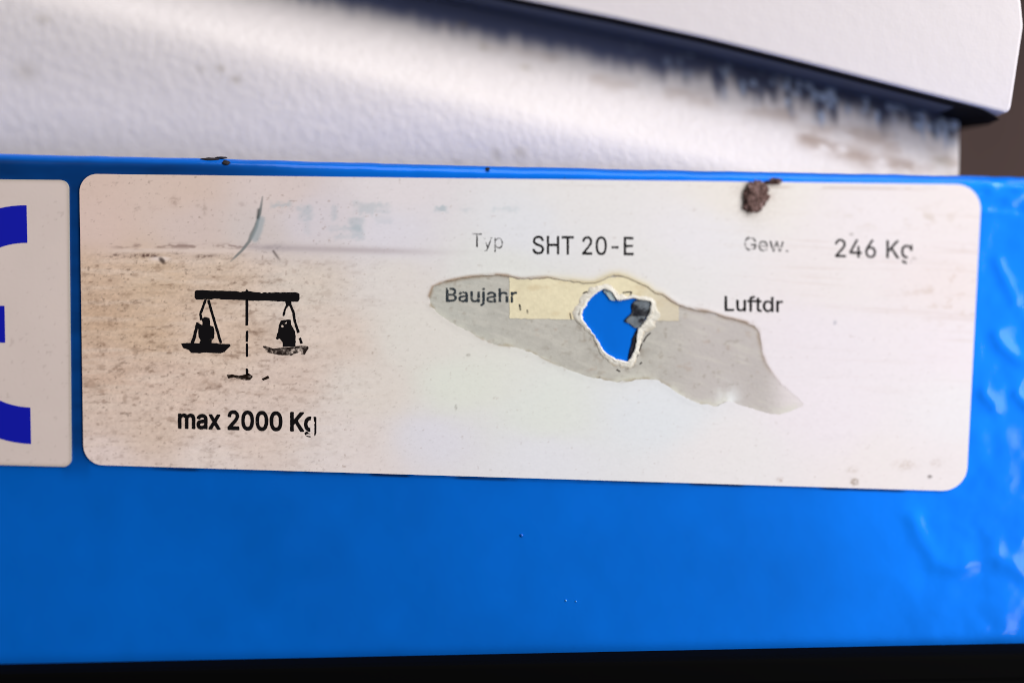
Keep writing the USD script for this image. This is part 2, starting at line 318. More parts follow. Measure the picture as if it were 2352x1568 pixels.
# ------------------------------------------------------------------ blue beam
def z_top(px):                                      # height of the beam's upper edge, from the photograph
    return at(px, np.interp(px, [-900, 0, 518, 800, 1617, 2352], [318, 352, 364.5, 372, 392, 405]), 0.0012)[..., 2]
def beam():
    R = 0.0022
    X = np.arange(-0.185, 0.128, 0.00042)
    px = pix(np.c_[X, 0 * X, 0 * X + 0.025])[0]
    zt = z_top(px)
    zt = zt + 0.00022 * (meshkit.fbm(np.stack([px / 70, 0 * px, 0 * px], -1), 3, 5) - .5) * (0.8 + sst(1500, 2300, px))
    s = np.r_[np.linspace(0, 1, 235)]
    cols = []
    ang = np.linspace(0, np.pi / 2, 16)[1:]
    zb = -0.078
    zf = zb + (zt - R - zb)[:, None] * s[None]
    Yf = np.zeros_like(zf)
    za = (zt - R)[:, None] + R * np.sin(ang)[None]; Ya = R * (1 - np.cos(ang))[None] + 0 * za
    zk = np.repeat(zt[:, None], 3, 1); Yk = np.array([0.005, 0.009, 0.0125])[None] + 0 * zk
    Z = np.c_[zf, za, zk]; Y = np.c_[Yf, Ya, Yk]; XX = X[:, None] + 0 * Z
    P = np.stack([XX, Y, Z], -1)
    nrm = np.zeros_like(P); nrm[:, :235, 1] = -1
    nrm[:, 235:250, 1] = -np.cos(ang); nrm[:, 235:250, 2] = np.sin(ang); nrm[:, 250:, 2] = 1
    px, py = pix(P)
    right = sst(2000, 2340, px + 0.08 * (py - 400))
    h = 0.00012 * (fbm2(px, py, 420, 300, 2, 20) - .5) + right * (0.00040 * (fbm2(px, py, 85, 100, 2, 21) - .5) + 0.00010 * (fbm2(px, py, 34, 40, 2, 24) - .5)) + (0.15 + right) * 0.00005 * (fbm2(px, py, 40, 40, 2, 22) - .5)
    for line, sg, a in (([(2098, 1192), (2124, 1248), (2150, 1292), (2200, 1302), (2280, 1272), (2330, 1300), (2400, 1350)], 20, 0.00012), ([(2290, 770), (2300, 790), (2335, 822), (2400, 840)], 16, 0.00015),
                        ([(2262, 905), (2285, 932)], 14, 0.00012), ([(2338, 905), (2360, 930), (2400, 940)], 14, 0.00016), ([(2290, 600), (2330, 690)], 14, 0.0001)):
        d, t = dist_line(px, py, line); h += a * np.exp(-(d / sg) ** 2)
    rim = np.zeros_like(h); rim[:, 225:] = 1
    h += rim * (0.25 + 1.6 * right) * 0.00030 * (fbm2(px, py, 80, 14, 3, 23) - .5)
    P += nrm * h[..., None]
    col = np.empty(P.shape); col[:] = BLUE_C
    mo = fbm2(px, py, 300, 260, 4, 25) - .5; mo2 = fbm2(px, py, 60, 90, 3, 28) - .5
    col *= (1 + 0.42 * mo + .14 * mo2)[..., None]
    # darker navy round the stickers at the left end
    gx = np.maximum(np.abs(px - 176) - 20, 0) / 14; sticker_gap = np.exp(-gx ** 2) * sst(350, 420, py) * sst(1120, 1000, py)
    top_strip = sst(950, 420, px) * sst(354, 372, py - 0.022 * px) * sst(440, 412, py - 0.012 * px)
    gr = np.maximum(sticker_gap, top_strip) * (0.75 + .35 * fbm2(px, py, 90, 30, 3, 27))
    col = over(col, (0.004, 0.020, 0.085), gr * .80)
    lb = np.abs(py - (1067.5 + 0.0296 * (px - 187)) - 2.5); col = over(col, (0.006, 0.012, 0.05), np.exp(-(lb / 3.2) ** 2) * sst(300, 420, px) * sst(2190, 2100, px) * (.25 + .7 * sst(.4, .6, fbm2(px, py, 60, 20, 3, 26))))  # shadow below the plate painted in, with trapped dirt
    d = np.hypot((px - 2205) / 14, (py - 1506) / 12); col = over(col, np.array(BLUE_C) * 0.6, np.exp(-d * d) * .5)
    return P.reshape(-1, 3), grid_faces(*P.shape[:2]), col.reshape(-1, 3)
BLUE_C = np.array((0.002, 0.198, 0.92))
B = thing('blue_beam', 'glossy blue painted steel beam with wavy rounded top edge carrying the labels', 'beam')
V, F, C = beam()
obj('beam_face', (V, F), BLUE, B, smooth=True, tint=C)
def blob(c, r, seed, sub=3, amp=.35, freq=2.2):
    m = trimesh.creation.icosphere(subdivisions=sub); v = m.vertices
    v = v * (1 + amp * (meshkit.fbm(v * freq + seed * 7.1, 4, seed) - .5) * 2)[:, None]
    return trimesh.Trimesh(v * np.asarray(r) + np.asarray(c), m.faces, process=False)
def plate_pt(x, y, Y=0.0): return at(float(x), float(y), Y)
for (x, y, rx, rz, Y) in ((482, 366.5, 22, 4, .0012), (508, 362.5, 14, 2.5, .0018), (519, 374, 9, 5.5, .0004)):
    c = plate_pt(x, y, Y); obj('paint_chip', blob(c, (rx * 7.6e-5, 0.0004, rz * 7.6e-5), x), CHIP, B, smooth=True, label='dark rusty chip in the beam top edge')
for (x, y, r) in ((1120, 388, 5), (1296, 410, 3)):
    c = plate_pt(x, y, 0.0003); obj('paint_chip', blob(c, (r * 7.6e-5, 0.0003, r * 5e-5), x), CHIP, B, smooth=True)
for (x, y, r) in ((1198, 1229, 4.0), (1300, 1378, 2.2), (1323, 1380, 1.6)):
    c = plate_pt(x, y, 0.0); obj('paint_blister', blob(c, (r * 7.4e-5, 0.00022, r * 7.4e-5), x, 2, .15), SPECK if y > 1240 else plain('blister_blue', (0.003, 0.10, 0.5), 0.3), B, smooth=True)

# ------------------------------------------------------------------ black rail along the bottom
def rail():
    # profile across the bar: (height below its upper edge, how far it stands out)
    pr = [(0.0, 0.004), (0.0, 0.0012), (0.00035, 0.0003), (0.001, 0.0), (0.0042, 0.0), (0.0045, 0.0003), (0.0048, 0.0003), (0.0051, 0.0), (0.012, 0.0), (0.0128, 0.0006), (0.013, 0.004)]
    Y = -0.0042
    e0, e1 = at(-900., 1562., Y), at(2500., 1495., Y)
    rows = []
    for t in np.linspace(0, 1, 40):
        c = e0 + (e1 - e0) * t
        rows.append([[c[0], Y + b, c[2] - a] for a, b in pr])
    P = np.array(rows)
    return P.reshape(-1, 3), grid_faces(*P.shape[:2])
V, F = rail()
tag(obj('black_rail', (V, F), BLACK, smooth=40), 'black matt rail with a fine groove along the lower edge of the blue beam', 'rail')

# ------------------------------------------------------------------ type plate
T_FILM, T_BASE = 0.00009, 0.00018                   # film on a paper base on the beam
Y_BASE, Y_FILM = -T_BASE - 0.00012, -T_BASE - T_FILM - 0.00012
W2, H2 = 0.075, 0.05018 / 2
def rounded(x0, z0, x1, z1, rtl, rtr, rbr, rbl):
    out = []
    for (cx, cz, r, a) in ((x1 - rtr, z1 - rtr, rtr, 0), (x0 + rtl, z1 - rtl, rtl, 90), (x0 + rbl, z0 + rbl, rbl, 180), (x1 - rbr, z0 + rbr, rbr, 270)):
        t = np.radians(a + np.linspace(0, 90, 14)); out += list(zip(cx + r * np.cos(t), cz + r * np.sin(t)))
    return Polygon(out)
PLATE = rounded(-W2, -H2, W2, H2, .0031, .0041, .0040, .0034)
za = lambda L: [((1020 + x / 3.459) * .91875, (560 + y / 3.459) * .91875) for x, y in L]
zb = lambda L: [((1500 + x / 3.92) * .91875, (680 + y / 3.92) * .91875) for x, y in L]
zc = lambda L: [((1400 + x / 4.9) * .91875, (640 + y / 4.9) * .91875) for x, y in L]
ze = lambda L: [((440 + x / 6.03) * .91875, (700 + y / 6.03) * .91875) for x, y in L]
TEAR_TOP = za([(185, 620), (215, 545), (300, 505), (400, 480), (520, 458), (650, 445), (760, 438), (860, 445), (900, 460), (980, 475), (1080, 468), (1200, 462), (1300, 475), (1400, 490), (1480, 502), (1560, 510), (1620, 505), (1700, 470), (1760, 445), (1820, 440), (1880, 455), (1960, 495), (2060, 540), (2130, 595), (2200, 610), (2270, 660), (2340, 705)]) \
  + zb([(900, 360), (1050, 385), (1200, 435), (1300, 460), (1420, 490), (1500, 525), (1555, 565), (1560, 640), (1575, 720), (1600, 830), (1640, 930), (1700, 1020), (1760, 1090), (1850, 1160), (1930, 1230), (2010, 1290)])
TEAR_LOW = zb([(1900, 1345), (1750, 1392), (1600, 1370), (1450, 1320), (1280, 1270), (1240, 1265), (1180, 1290), (1130, 1325), (1050, 1295), (950, 1280), (850, 1240), (760, 1185), (680, 1120), (600, 1075), (540, 1050), (450, 1045), (380, 1050)]) \
  + za([(1850, 1360), (1700, 1350), (1550, 1310), (1430, 1280), (1330, 1230), (1200, 1170), (1100, 1120), (980, 1080), (860, 1050), (730, 1035), (640, 990), (540, 930), (440, 890), (360, 840), (260, 770), (195, 700)])
def chaikin(p, n=2, closed=True):
    p = np.asarray(p, float)
    for _ in range(n):
        q = np.roll(p, -1, 0); p = np.stack([.75 * p + .25 * q, .25 * p + .75 * q], 1).reshape(-1, 2)
    return p
def ragged(p, amp, scale, seed, step=2.0):
    """resample a closed outline and give it the small teeth of torn paper"""
    L = LineString(np.r_[p, p[:1]]); n = int(L.length / step)
    s = np.arange(n) * L.length / n; q = shapely.get_coordinates(shapely.line_interpolate_point(L, s))
    d = np.roll(q, -1, 0) - np.roll(q, 1, 0); d /= np.linalg.norm(d, axis=1)[:, None] + 1e-9
    nn = np.c_[d[:, 1], -d[:, 0]]
    return q + nn * (amp * (meshkit.fbm(np.c_[q / scale, np.full(len(q), seed)], 4, seed) - .5) * 2)[:, None]
TEAR = Polygon(ragged(chaikin(TEAR_TOP + TEAR_LOW), 3.0, 10, 3)).buffer(0)
HOLE_PTS = zc([(265, 720), (280, 660), (320, 590), (380, 510), (440, 450), (500, 418), (560, 400), (600, 410), (640, 450), (665, 500), (700, 545), (760, 535), (830, 520), (880, 512), (930, 515), (980, 530), (1050, 545), (1120, 560), (1110, 620), (1100, 700), (1060, 760), (1030, 830), (980, 870), (950, 900), (945, 960), (935, 1050), (920, 1130), (880, 1220), (830, 1300), (790, 1285), (700, 1265), (620, 1230), (560, 1180), (500, 1110), (470, 1040), (420, 970), (360, 890), (300, 810), (270, 760)])
HOLE = ragged(chaikin(HOLE_PTS, 1), 1.8, 7, 8, 1.2)
TEAR3, HOLE3 = to_plane(TEAR), to_plane(Polygon(HOLE).buffer(0))

P_ = thing('type_plate', 'large white worn label with a torn-open blue hole, scale symbol and weights', 'label')
# base paper: seen inside the tear, and as the plate's edge
def base_sheet():
    region = TEAR3.buffer(0.0012).intersection(PLATE).difference(HOLE3)
    V, f = film(region, Y_BASE, 0.00017)
    px, py = pix(V)
    c = np.empty(V.shape); c[:] = lin((190, 187, 179))
    c *= (0.84 + 0.32 * fbm2(px, py, 60, 40, 5, 31))[..., None]; c *= (1 - .22 * (fbm2(px, py, 6, 5, 3, 30) - .5))[..., None]
    c = over(c, lin((192, 194, 186)), sst(1250, 1000, px) * .5)
    c = over(c, lin((200, 192, 192)), sst(1450, 1650, px) * .7)
    c = over(c, lin((176, 150, 130)), sst(0.66, 0.80, fbm2(px, py, 22, 14, 3, 32)) * 0.3)
    c = over(c, lin((214, 210, 200)), sst(.52, .72, fbm2(px, py - .3 * px, 46, 7, 4, 57)) * .35); c = over(c, lin((150, 140, 126)), sst(.60, .76, fbm2(px, py, 11, 9, 4, 58)) * .4)
    # the paper thins out to white in the tail and by the lower lip
    ln, s = dist_line(px, py, TEAR_LOW)
    a, s2 = dist_line(px, py, [(1590, 985), (1650, 905), (1662, 880)])
    tail = sst(1745, 1840, px)
    c = over(c, lin((236, 228, 232)), tail * (0.55 + .6 * (fbm2(px, py, 60, 5, 3, 33))))
    c = over(c, lin((236, 238, 240)), np.exp(-(np.hypot((px - 1672) / 24, (py - 925) / 34)) ** 2) * 1.1 * sst(.35, .6, fbm2(px, py, 26, 26, 3, 34)))
    c = over(c, lin((222, 222, 208)), np.exp(-(ln / 14) ** 2) * 0.55 * sst(.35, .65, fbm2(px, py, 50, 30, 3, 35)))
    # grime caught along the torn edge
    lt, st = dist_line(px, py, TEAR_TOP)
    c = over(c, lin((150, 124, 96)), np.exp(-(lt / 5) ** 2) * 0.7 * sst(1800, 1720, px) * sst(.30, .55, fbm2(px, py, 40, 30, 3, 36)))
    c = over(c, lin((165, 150, 120)), np.exp(-(ln / 4) ** 2) * 0.7 * sst(1660, 1560, px) * sst(.42, .6, fbm2(px, py, 30, 30, 3, 37)))
    # grime round the hole, dark nicks
    hd = shapely.distance(shapely.points(np.c_[px, py]), Polygon(HOLE))
    c = over(c, lin((120, 100, 80)), np.exp(-(hd / 20) ** 2) * 0.7 * sst(.50, .66, fbm2(px, py, 12, 12, 3, 38)))
    for (cx, cy, r) in ((1377, 867, 2.5), (1390, 803, 2), (1492, 905, 3), (1470, 906, 2.5), (1440, 880, 3)):
        c = over(c, lin((80, 62, 52)), np.exp(-(np.hypot(px - cx, py - cy) / r) ** 2) * .8)
    lift = 0.00003 * (fbm2(px, py, 55, 40, 3, 39) - .5) + 0.00002 * np.exp(-(hd / 14) ** 2) + (T_FILM - 0.00001) * sst(1690, 1790, px)
    V[:, 1] -= np.maximum(lift, 0)
    return (V, f), c
m, c = base_sheet()
obj('paper_layer', m, PAPER, P_, smooth=True, tint=c, label='grey paper layer laid bare where the white film is torn away')
obj('plate_edge', sheet(PLATE.buffer(-0.00003).difference(TEAR3.buffer(0.001)), Y_FILM + 0.00004, -0.00002), plain('plate_edge', (0.55, 0.53, 0.50), 0.7), P_)

CTRL = [  # photograph place -> how the film is stained there (colour it would have in even light)
    (200, 420, (214, 188, 176)), (420, 440, (214, 190, 178)), (640, 430, (222, 205, 202)), (900, 430, (230, 222, 226)), (1300, 430, (233, 230, 230)), (1700, 440, (236, 230, 224)), (2200, 450, (236, 226, 228)),
    (210, 520, (216, 190, 180)), (450, 520, (212, 192, 186)), (600, 520, (212, 200, 198)), (720, 500, (220, 212, 220)), (900, 540, (226, 222, 232)), (1200, 520, (229, 230, 236)), (1600, 540, (234, 231, 236)), (2000, 520, (237, 229, 234)), (2230, 560, (236, 226, 230)),
    (215, 620, (206, 176, 152)), (350, 640, (208, 180, 154)), (520, 640, (212, 188, 168)), (700, 650, (222, 208, 196)), (900, 650, (229, 222, 218)), (1150, 610, (228, 229, 226)), (1500, 620, (232, 230, 230)), (1900, 640, (236, 228, 230)), (2200, 640, (236, 224, 226)),
    (210, 720, (200, 168, 142)), (330, 760, (206, 176, 150)), (520, 780, (214, 188, 168)), (760, 780, (226, 208, 196)), (950, 760, (230, 225, 218)), (1900, 780, (236, 228, 236)), (2200, 800, (237, 228, 236)),
    (215, 860, (206, 176, 156)), (400, 880, (216, 190, 174)), (650, 880, (222, 200, 188)), (850, 900, (230, 220, 212)), (1050, 880, (229, 232, 222)), (1250, 940, (228, 232, 226)), (1500, 960, (228, 232, 238)), (1900, 940, (238, 230, 238)), (2200, 950, (236, 232, 238)),
    (215, 960, (214, 190, 176)), (330, 1000, (214, 190, 174)), (560, 1010, (226, 206, 196)), (800, 1010, (232, 220, 216)), (1000, 1000, (228, 226, 236)), (1250, 1050, (231, 231, 238)), (1650, 1050, (236, 232, 234)), (2000, 1080, (238, 230, 232)), (2200, 1080, (236, 228, 232)),
    (240, 1050, (226, 206, 200)), (500, 1060, (230, 214, 208)), (800, 1060, (234, 222, 220))]
def film_top():
    region = PLATE.difference(TEAR3)
    V, f = film(region, Y_FILM, 0.00016)
    px, py = pix(V)
    num = np.zeros(V.shape); den = np.zeros(len(V))
    wx, wy = px + 60 * (fbm2(px, py, 130, 90, 3, 40) - .5), py + 60 * (fbm2(px, py, 130, 90, 3, 41) - .5)
    for (cx, cy, cc) in CTRL:
        w = 1 / (((wx - cx) / 1.5) ** 2 + (wy - cy) ** 2 + 900) ** 1.8
        num += w[:, None] * lin(cc); den += w
    c = num / den[:, None]
    c = c ** 0.9 * (1 + .10 * sst(750, 300, px))[:, None]
    dirty = sst(1000, 420, px) * sst(560, 600, py - 0.018 * px) * (0.35 + .65 * sst(1100, 900, py))
    n1 = fbm2(px, py, 120, 12, 5, 42); n2 = fbm2(px, py, 26, 15, 4, 43); n3 = fbm2(px, py, 7, 5, 3, 44); n4 = fbm2(px, py, 9, 7, 3, 45)
    c = over(c, lin((158, 122, 92)), (0.05 + 0.95 * dirty) * sst(0.50, 0.78, n1) * 0.24)
    c = over(c, lin((235, 215, 200)), dirty * sst(0.52, 0.30, n1) * 0.45)
    c = over(c, lin((128, 94, 72)), (0.04 + 0.8 * dirty) * sst(0.585, 0.74, n2) * 0.45)
    left = sst(1250, 500, px)
    n6 = fbm2(px, py, 5, 4, 3, 53); n7 = fbm2(px, py, 14, 6, 3, 54)
    c = c * (1 - (0.05 + .30 * dirty) * (n6 - .5) * 1.3 - (.03 + .25 * dirty) * (n7 - .5))[:, None]
    c = over(c, lin((120, 82, 58)), dirty * sst(.60, .74, n7) * .45)
    c = over(c, lin((96, 72, 60)), (0.10 + 0.9 * left * (0.35 + .65 * dirty)) * sst(0.64, 0.78, n3) * 0.55)
    c = over(c, lin((170, 150, 140)), 0.8 * sst(0.70, 0.80, n4) * (0.3 + .5 * left))
    # horizontal wiping streaks on the right
    n5 = fbm2(px, py - 0.06 * px, 170, 7, 4, 46)
    c = over(c, lin((206, 184, 176)), sst(1500, 2000, px) * sst(0.54, 0.78, n5) * 0.3 * sst(400, 520, py) * sst(1000, 700, py))
    c = over(c, lin((196, 170, 150)), sst(2000, 2230, px) * sst(0.56, 0.72, n2) * .5 * np.exp(-((py - 665) / 70) ** 2))
    c = over(c, lin((205, 190, 178)), np.exp(-(np.hypot((px - 2080) / 130, (py - 500) / 22)) ** 2) * sst(.5, .66, n2) * .55)
    for (cx, cy, rx, ry, a, col) in ((1962, 1106, 9, 8, .75, (150, 130, 112)), (1957, 1080, 12, 9, .3, (190, 172, 160)), (1792, 1101, 8, 6, .5, (170, 140, 125)), (2136, 1094, 5, 4, .9, (100, 88, 88)), (2080, 1068, 28, 12, .35, (196, 178, 166)), (2150, 1062, 14, 10, .3, (190, 172, 165)),
                                     (1918, 741, 4, 4, .9, (90, 105, 135)), (1047, 935, 3, 6, .9, (90, 84, 72)), (1075, 815, 5, 3, .6, (120, 112, 96)), (1956, 538, 5, 3, .7, (140, 132, 128)), (2100, 594, 7, 3, .7, (110, 96, 90)),
                                     (400, 462, 11, 12, .65, (140, 112, 98)), (315, 478, 7, 5, .6, (130, 108, 98)), (470, 480, 6, 14, .5, (140, 120, 106)), (455, 473, 6, 5, .5, (150, 126, 112)), (355, 478, 12, 6, .3, (160, 130, 115)), (555, 470, 9, 6, .35, (150, 125, 120)),
                                     (275, 850, 16, 12, .7, (116, 84, 62)), (262, 742, 26, 12, .6, (128, 96, 76)), (230, 700, 20, 9, .55, (140, 106, 84)), (345, 770, 18, 8, .5, (130, 98, 76)), (232, 800, 16, 20, .4, (138, 104, 80)), (340, 846, 8, 7, .6, (120, 90, 70)), (290, 675, 14, 7, .5, (140, 104, 80)), (420, 690, 12, 6, .4, (130, 98, 74))):
        r = np.hypot((px - cx) / rx, (py - cy) / ry) * (0.75 + .5 * n2)
        c = over(c, lin(col), np.exp(-r ** 3) * a * (.35 + .9 * sst(.40, .62, n6)) * (1 - .45 * (cx < 600)))
    # the scraped line across the upper left
    ly = 588 + 0.004 * (px - 330) + 10 * (fbm2(px, py * 0, 90, 90, 3, 47) - .5)
    d = py - ly
    dash = sst(0.42, 0.60, fbm2(px, py, 34, 10, 3, 48))
    c = over(c, lin((100, 72, 64)), np.exp(-(d / 5.5) ** 2) * dash * (.4 + .9 * sst(.42, .6, n6)) * sst(200, 260, px) * sst(560, 430, px) * .85)
    c = over(c, lin((238, 220, 212)), np.exp(-((d + 12) / 5) ** 2) * .5 * sst(230, 300, px) * sst(620, 520, px))
    c = over(c, lin((130, 100, 92)), np.exp(-((d + 22) / 6) ** 2) * sst(0.48, 0.64, fbm2(px, py, 26, 8, 3, 49)) * sst(240, 300, px) * sst(640, 560, px) * .7)
    c = over(c, lin((186, 174, 178)), np.exp(-((py - (568 + .028 * (px - 600))) / 8) ** 2) * sst(520, 620, px) * sst(1120, 820, px) * .7)
    c = over(c, lin((244, 226, 218)), np.exp(-(np.hypot((px - 368) / 26, (py - 594) / 5)) ** 4) * .85)
    c = over(c, lin((58, 38, 30)), np.exp(-(np.hypot((px - 372 - .5 * (py - 598)) / 7, (py - 598) / 8)) ** 4) * .9)
    # dark stroke left of the faded heading, and the faded heading itself
    d, s = dist_line(px, py, [(603, 452), (597, 490), (588, 520), (572, 555), (556, 575), (530, 600)])
    wd = np.interp(s, [0, .25, .5, .8, 1], [2.4, 3.8, 5.4, 3.6, 2]) * (0.7 + .6 * n2)
    c = over(c, lin((104, 114, 116)), np.exp(-(d / wd) ** 4) * np.interp(s, [0, .15, .9, 1], [.5, .8, .8, .3]))
    d2, s2 = dist_line(px, py, [(600, 505), (594, 530), (586, 548)])
    c = over(c, lin((150, 168, 176)), np.exp(-(d2 / 9) ** 4) * .6)
    d2, s2 = dist_line(px, py, [(594, 482), (592, 500)]); c = over(c, lin((52, 62, 62)), np.exp(-(d2 / 3.6) ** 2) * .8)
    d2, s2 = dist_line(px, py, [(628, 577), (640, 594), (648, 606)]); c = over(c, lin((70, 56, 54)), np.exp(-(d2 / 3) ** 2) * .75 * sst(1.0, .3, s2))
    c = over(c, lin((120, 116, 122)), np.exp(-(np.hypot((px - 637) / 20, (py - 570) / 8)) ** 2) * .55 * sst(.35, .55, n2))
    g = sst(.30, .58, fbm2(px, py, 28, 20, 4, 50))
    for (x0, y0, x1, y1, a) in ((622, 466, 668, 475, .65), (680, 472, 716, 480, .35), (692, 478, 715, 505, .6), (700, 500, 712, 540, .22), (765, 470, 776, 505, .55), (812, 466, 895, 490, .5), (755, 520, 830, 528, .5), (805, 500, 835, 540, .55), (770, 540, 835, 548, .45), (860, 500, 900, 512, .25), (1000, 474, 1028, 484, .8), (1064, 476, 1092, 484, .35), (1130, 478, 1190, 484, .35)):
        jx, jy = px + 22 * (n2 - .5) , py + 22 * (n4 - .5); e = sst(-8, 7, jx - x0) * sst(8, -7, jx - x1) * sst(-7, 5, jy - y0) * sst(7, -5, jy - y1)
        c = over(c, lin((158, 180, 190)), e * a * .72 * (0.25 + .75 * g))
    # brown line of grime caught on the lip of the tear and along the upper edge of the plate
    lt, st = dist_line(px, py, TEAR_TOP); lw, sw = dist_line(px, py, TEAR_LOW)
    nn = fbm2(px, py, 36, 36, 3, 51)
    c = over(c, lin((150, 118, 84)), np.exp(-(lt / 4.2) ** 2) * (.35 + .65 * sst(.34, .55, nn)) * .85 * sst(1830, 1740, px))
    c = over(c, lin((225, 214, 176)), np.exp(-(lt / 12) ** 2) * sst(1200, 1350, px) * sst(1560, 1480, px) * .7)
    c = over(c, lin((160, 140, 104)), np.exp(-(lw / 3) ** 2) * sst(.44, .60, nn) * .7 * sst(1660, 1560, px))
    te = np.abs(py - (404 + 0.0113 * (px - 187)) - 8)
    c = over(c, lin((170, 140, 122)), np.exp(-(te / 3.0) ** 2) * sst(.44, .60, fbm2(px, py, 60, 10, 3, 52)) * sst(1100, 1700, px) * .4)
    # the film curls up a little along the tear
    dt = np.minimum(lt, lw)
    c = over(c, lin((150, 118, 100)), np.exp(-(np.hypot((px - 1735) / 40, (py - 448) / 44)) ** 2) * .55 * sst(.36, .62, n6 * .5 + n2 * .5))
    V[:, 1] -= 0.00005 * np.exp(-(dt / 9) ** 2) * (0.3 + nn) * sst(1740, 1640, px)
    return (V, f), c
m, c = film_top()
obj('white_film', m, FILM, P_, smooth=True, tint=c)

# yellowed fields printed on the paper
YEL = za([(878, 440), (2300, 470), (2345, 520), (2338, 836), (878, 815)])
inner = TEAR.buffer(-2).difference(Polygon(HOLE).buffer(5))
yp = px_poly(ragged(np.asarray(px_poly(YEL).exterior.segmentize(4).coords)[:-1], 1.6, 9, 6, 2.0)).intersection(inner)
V, f = film(to_plane(max(polys(yp), key=lambda g: g.area)), Y_BASE - 0.00004, 0.0002); px, py = pix(V)
c = np.empty(V.shape); c[:] = lin((232, 222, 190)); c *= (0.86 + 0.28 * fbm2(px, py, 50, 36, 5, 55))[:, None]; c *= (1 - .2 * (fbm2(px, py, 6, 5, 3, 30) - .5))[:, None]
c = over(c, lin((206, 196, 182)), sst(1440, 1540, px) * .6)
c = over(c, lin((198, 170, 128)), sst(.54, .75, fbm2(px, py, 34, 20, 4, 56)) * .3)
obj('yellowed_field', (V, f), PAPER, P_, tint=c, smooth=True, label='pale yellow printed field on the bare paper')

# torn rim of white paper round the hole
def rim():
    n = 420
    L = LineString(np.r_[HOLE, HOLE[:1]]); s = np.arange(n) / n * L.length
    q = shapely.get_coordinates(shapely.line_interpolate_point(L, s))
    d = np.roll(q, -2, 0) - np.roll(q, 2, 0); d /= np.linalg.norm(d, axis=1)[:, None]
    area = 0.5 * np.sum(q[:, 0] * np.roll(q[:, 1], -1) - q[:, 1] * np.roll(q[:, 0], -1))
    nn = np.c_[d[:, 1], -d[:, 0]] * (1 if area > 0 else -1)
    nn = np.c_[gaussian_filter(nn[:, 0], 5, mode='wrap'), gaussian_filter(nn[:, 1], 5, mode='wrap')]; nn /= np.linalg.norm(nn, axis=1)[:, None]
    kx, ky, kw = zip(*[(x, y, w) for (x, y), w in zip(zc([(265, 720), (320, 590), (440, 450), (580, 400), (700, 540), (880, 512), (1120, 560), (1080, 730), (960, 900), (930, 1090), (830, 1300), (700, 1265), (560, 1180), (420, 970), (300, 810)]), (24, 22, 17, 14, 15, 9, 12, 25, 18, 13, 16, 17, 12, 7, 11))])
    w = 1 / (np.hypot(q[:, :1] - np.array(kx), q[:, 1:] - np.array(ky)) ** 2 + 60) ** 2
    wid = (w * np.array(kw)).sum(1) / w.sum(1)
    ns = meshkit.fbm(np.c_[q / 13.0, np.full(n, 1.3)], 5, 60); ns2 = meshkit.fbm(np.c_[q / 22.0, np.full(n, 5.3)], 3, 61)
    wid = wid * (0.35 + 1.0 * ns) * .95
    hgt = 0.00013 + 0.00022 * np.clip(ns2 * 1.3 - .1, 0, 1) * np.clip(wid / 16, .5, 1.3)
    prof = [(-0.02, -0.7), (-0.06, 0.25), (0.05, 0.75), (0.20, 0.95), (0.36, 0.72), (0.52, 0.62), (0.72, 0.66), (1.12, 0.05)]
    P = []; C = []
    for i, (t, h) in enumerate(prof):
        j = meshkit.fbm(np.c_[q / 9.0, np.full(n, i * 1.3)], 5, 62) - .5
        xy = q + nn * (wid * (t + 0.55 * j * (0 < i < 8)))[:, None]
        a = at(xy[:, 0], xy[:, 1]); a[:, 1] = Y_BASE - hgt * h * (1 + 0.9 * j)
        if i == 0: a[:, 1] = -0.00005
        P.append(a)
        cc = np.empty((n, 3)); cc[:] = lin((236, 233, 224))
        cc = over(cc, lin((190, 172, 146)), sst(.0, .25, j) * .55 * (i > 2) + (i == 7) * .5)
        cc = over(cc, lin((208, 204, 192)), sst(.45, .75, ns) * .8 * (i > 3))
        C.append(cc)
    P, C = np.array(P), np.array(C)
    P = np.concatenate([P, P[:, :1]], 1); C = np.concatenate([C, C[:, :1]], 1)
    f = grid_faces(*P.shape[:2])
    return (P.reshape(-1, 3), f if area < 0 else f[:, ::-1]), C.reshape(-1, 3)
m, c = rim()
obj('torn_rim', m, PAPER, P_, smooth=True, tint=c, label='ragged white paper rim round the hole')
# crumpled dark flaps of film hanging in the hole; the thin sliver is painted rim shadow
def flap(pts, y, amp, seed, base, dark):
    g = to_plane(Polygon(ragged(chaikin(zc(pts), 1), 1.5, 6, seed, 1.5)).buffer(0))
    V, f = film(g, y, 0.00012); px, py = pix(V)
    h = fbm2(px, py, 16, 16, 4, seed)
    V[:, 1] += amp * (h - .5) * 2
    c = np.empty(V.shape); c[:] = lin(base); c = over(c, lin(dark), sst(.44, .58, fbm2(px, py, 22, 15, 3, seed + 1)))
    return (V, f), c
FLAPM = painted('grey_flap', 0.45, 2500.0, 0.00004)
m, c = flap([(905, 545), (1000, 530), (1110, 560), (1095, 690), (1040, 770), (1000, 850), (930, 890), (860, 830), (775, 800), (830, 740), (890, 690), (870, 620)], -0.00022, 0.00016, 71, (110, 118, 126), (24, 26, 36)); obj('flap_and_shade', m, FLAPM, P_, smooth=True, tint=c, label='crumpled dark grey flap at the right of the hole')
m, c = flap([(520, 425), (560, 395), (630, 420), (680, 500), (690, 555), (620, 540), (580, 480)], -0.00025, 0.0001, 75, (168, 184, 190), (104, 120, 134)); obj('flap_and_shade', m, FLAPM, P_, smooth=True, tint=c)
m, c = flap([(950, 905), (952, 965), (930, 1100), (882, 1225), (828, 1300), (838, 1225), (868, 1120), (890, 1010), (920, 935)], -0.00018, 0.00005, 78, (16, 14, 34), (8, 6, 18)); obj('flap_and_shade', m, FLAPM, P_, smooth=True, tint=c, label='dark sliver standing for the rim shadow along the right inner edge of the hole')
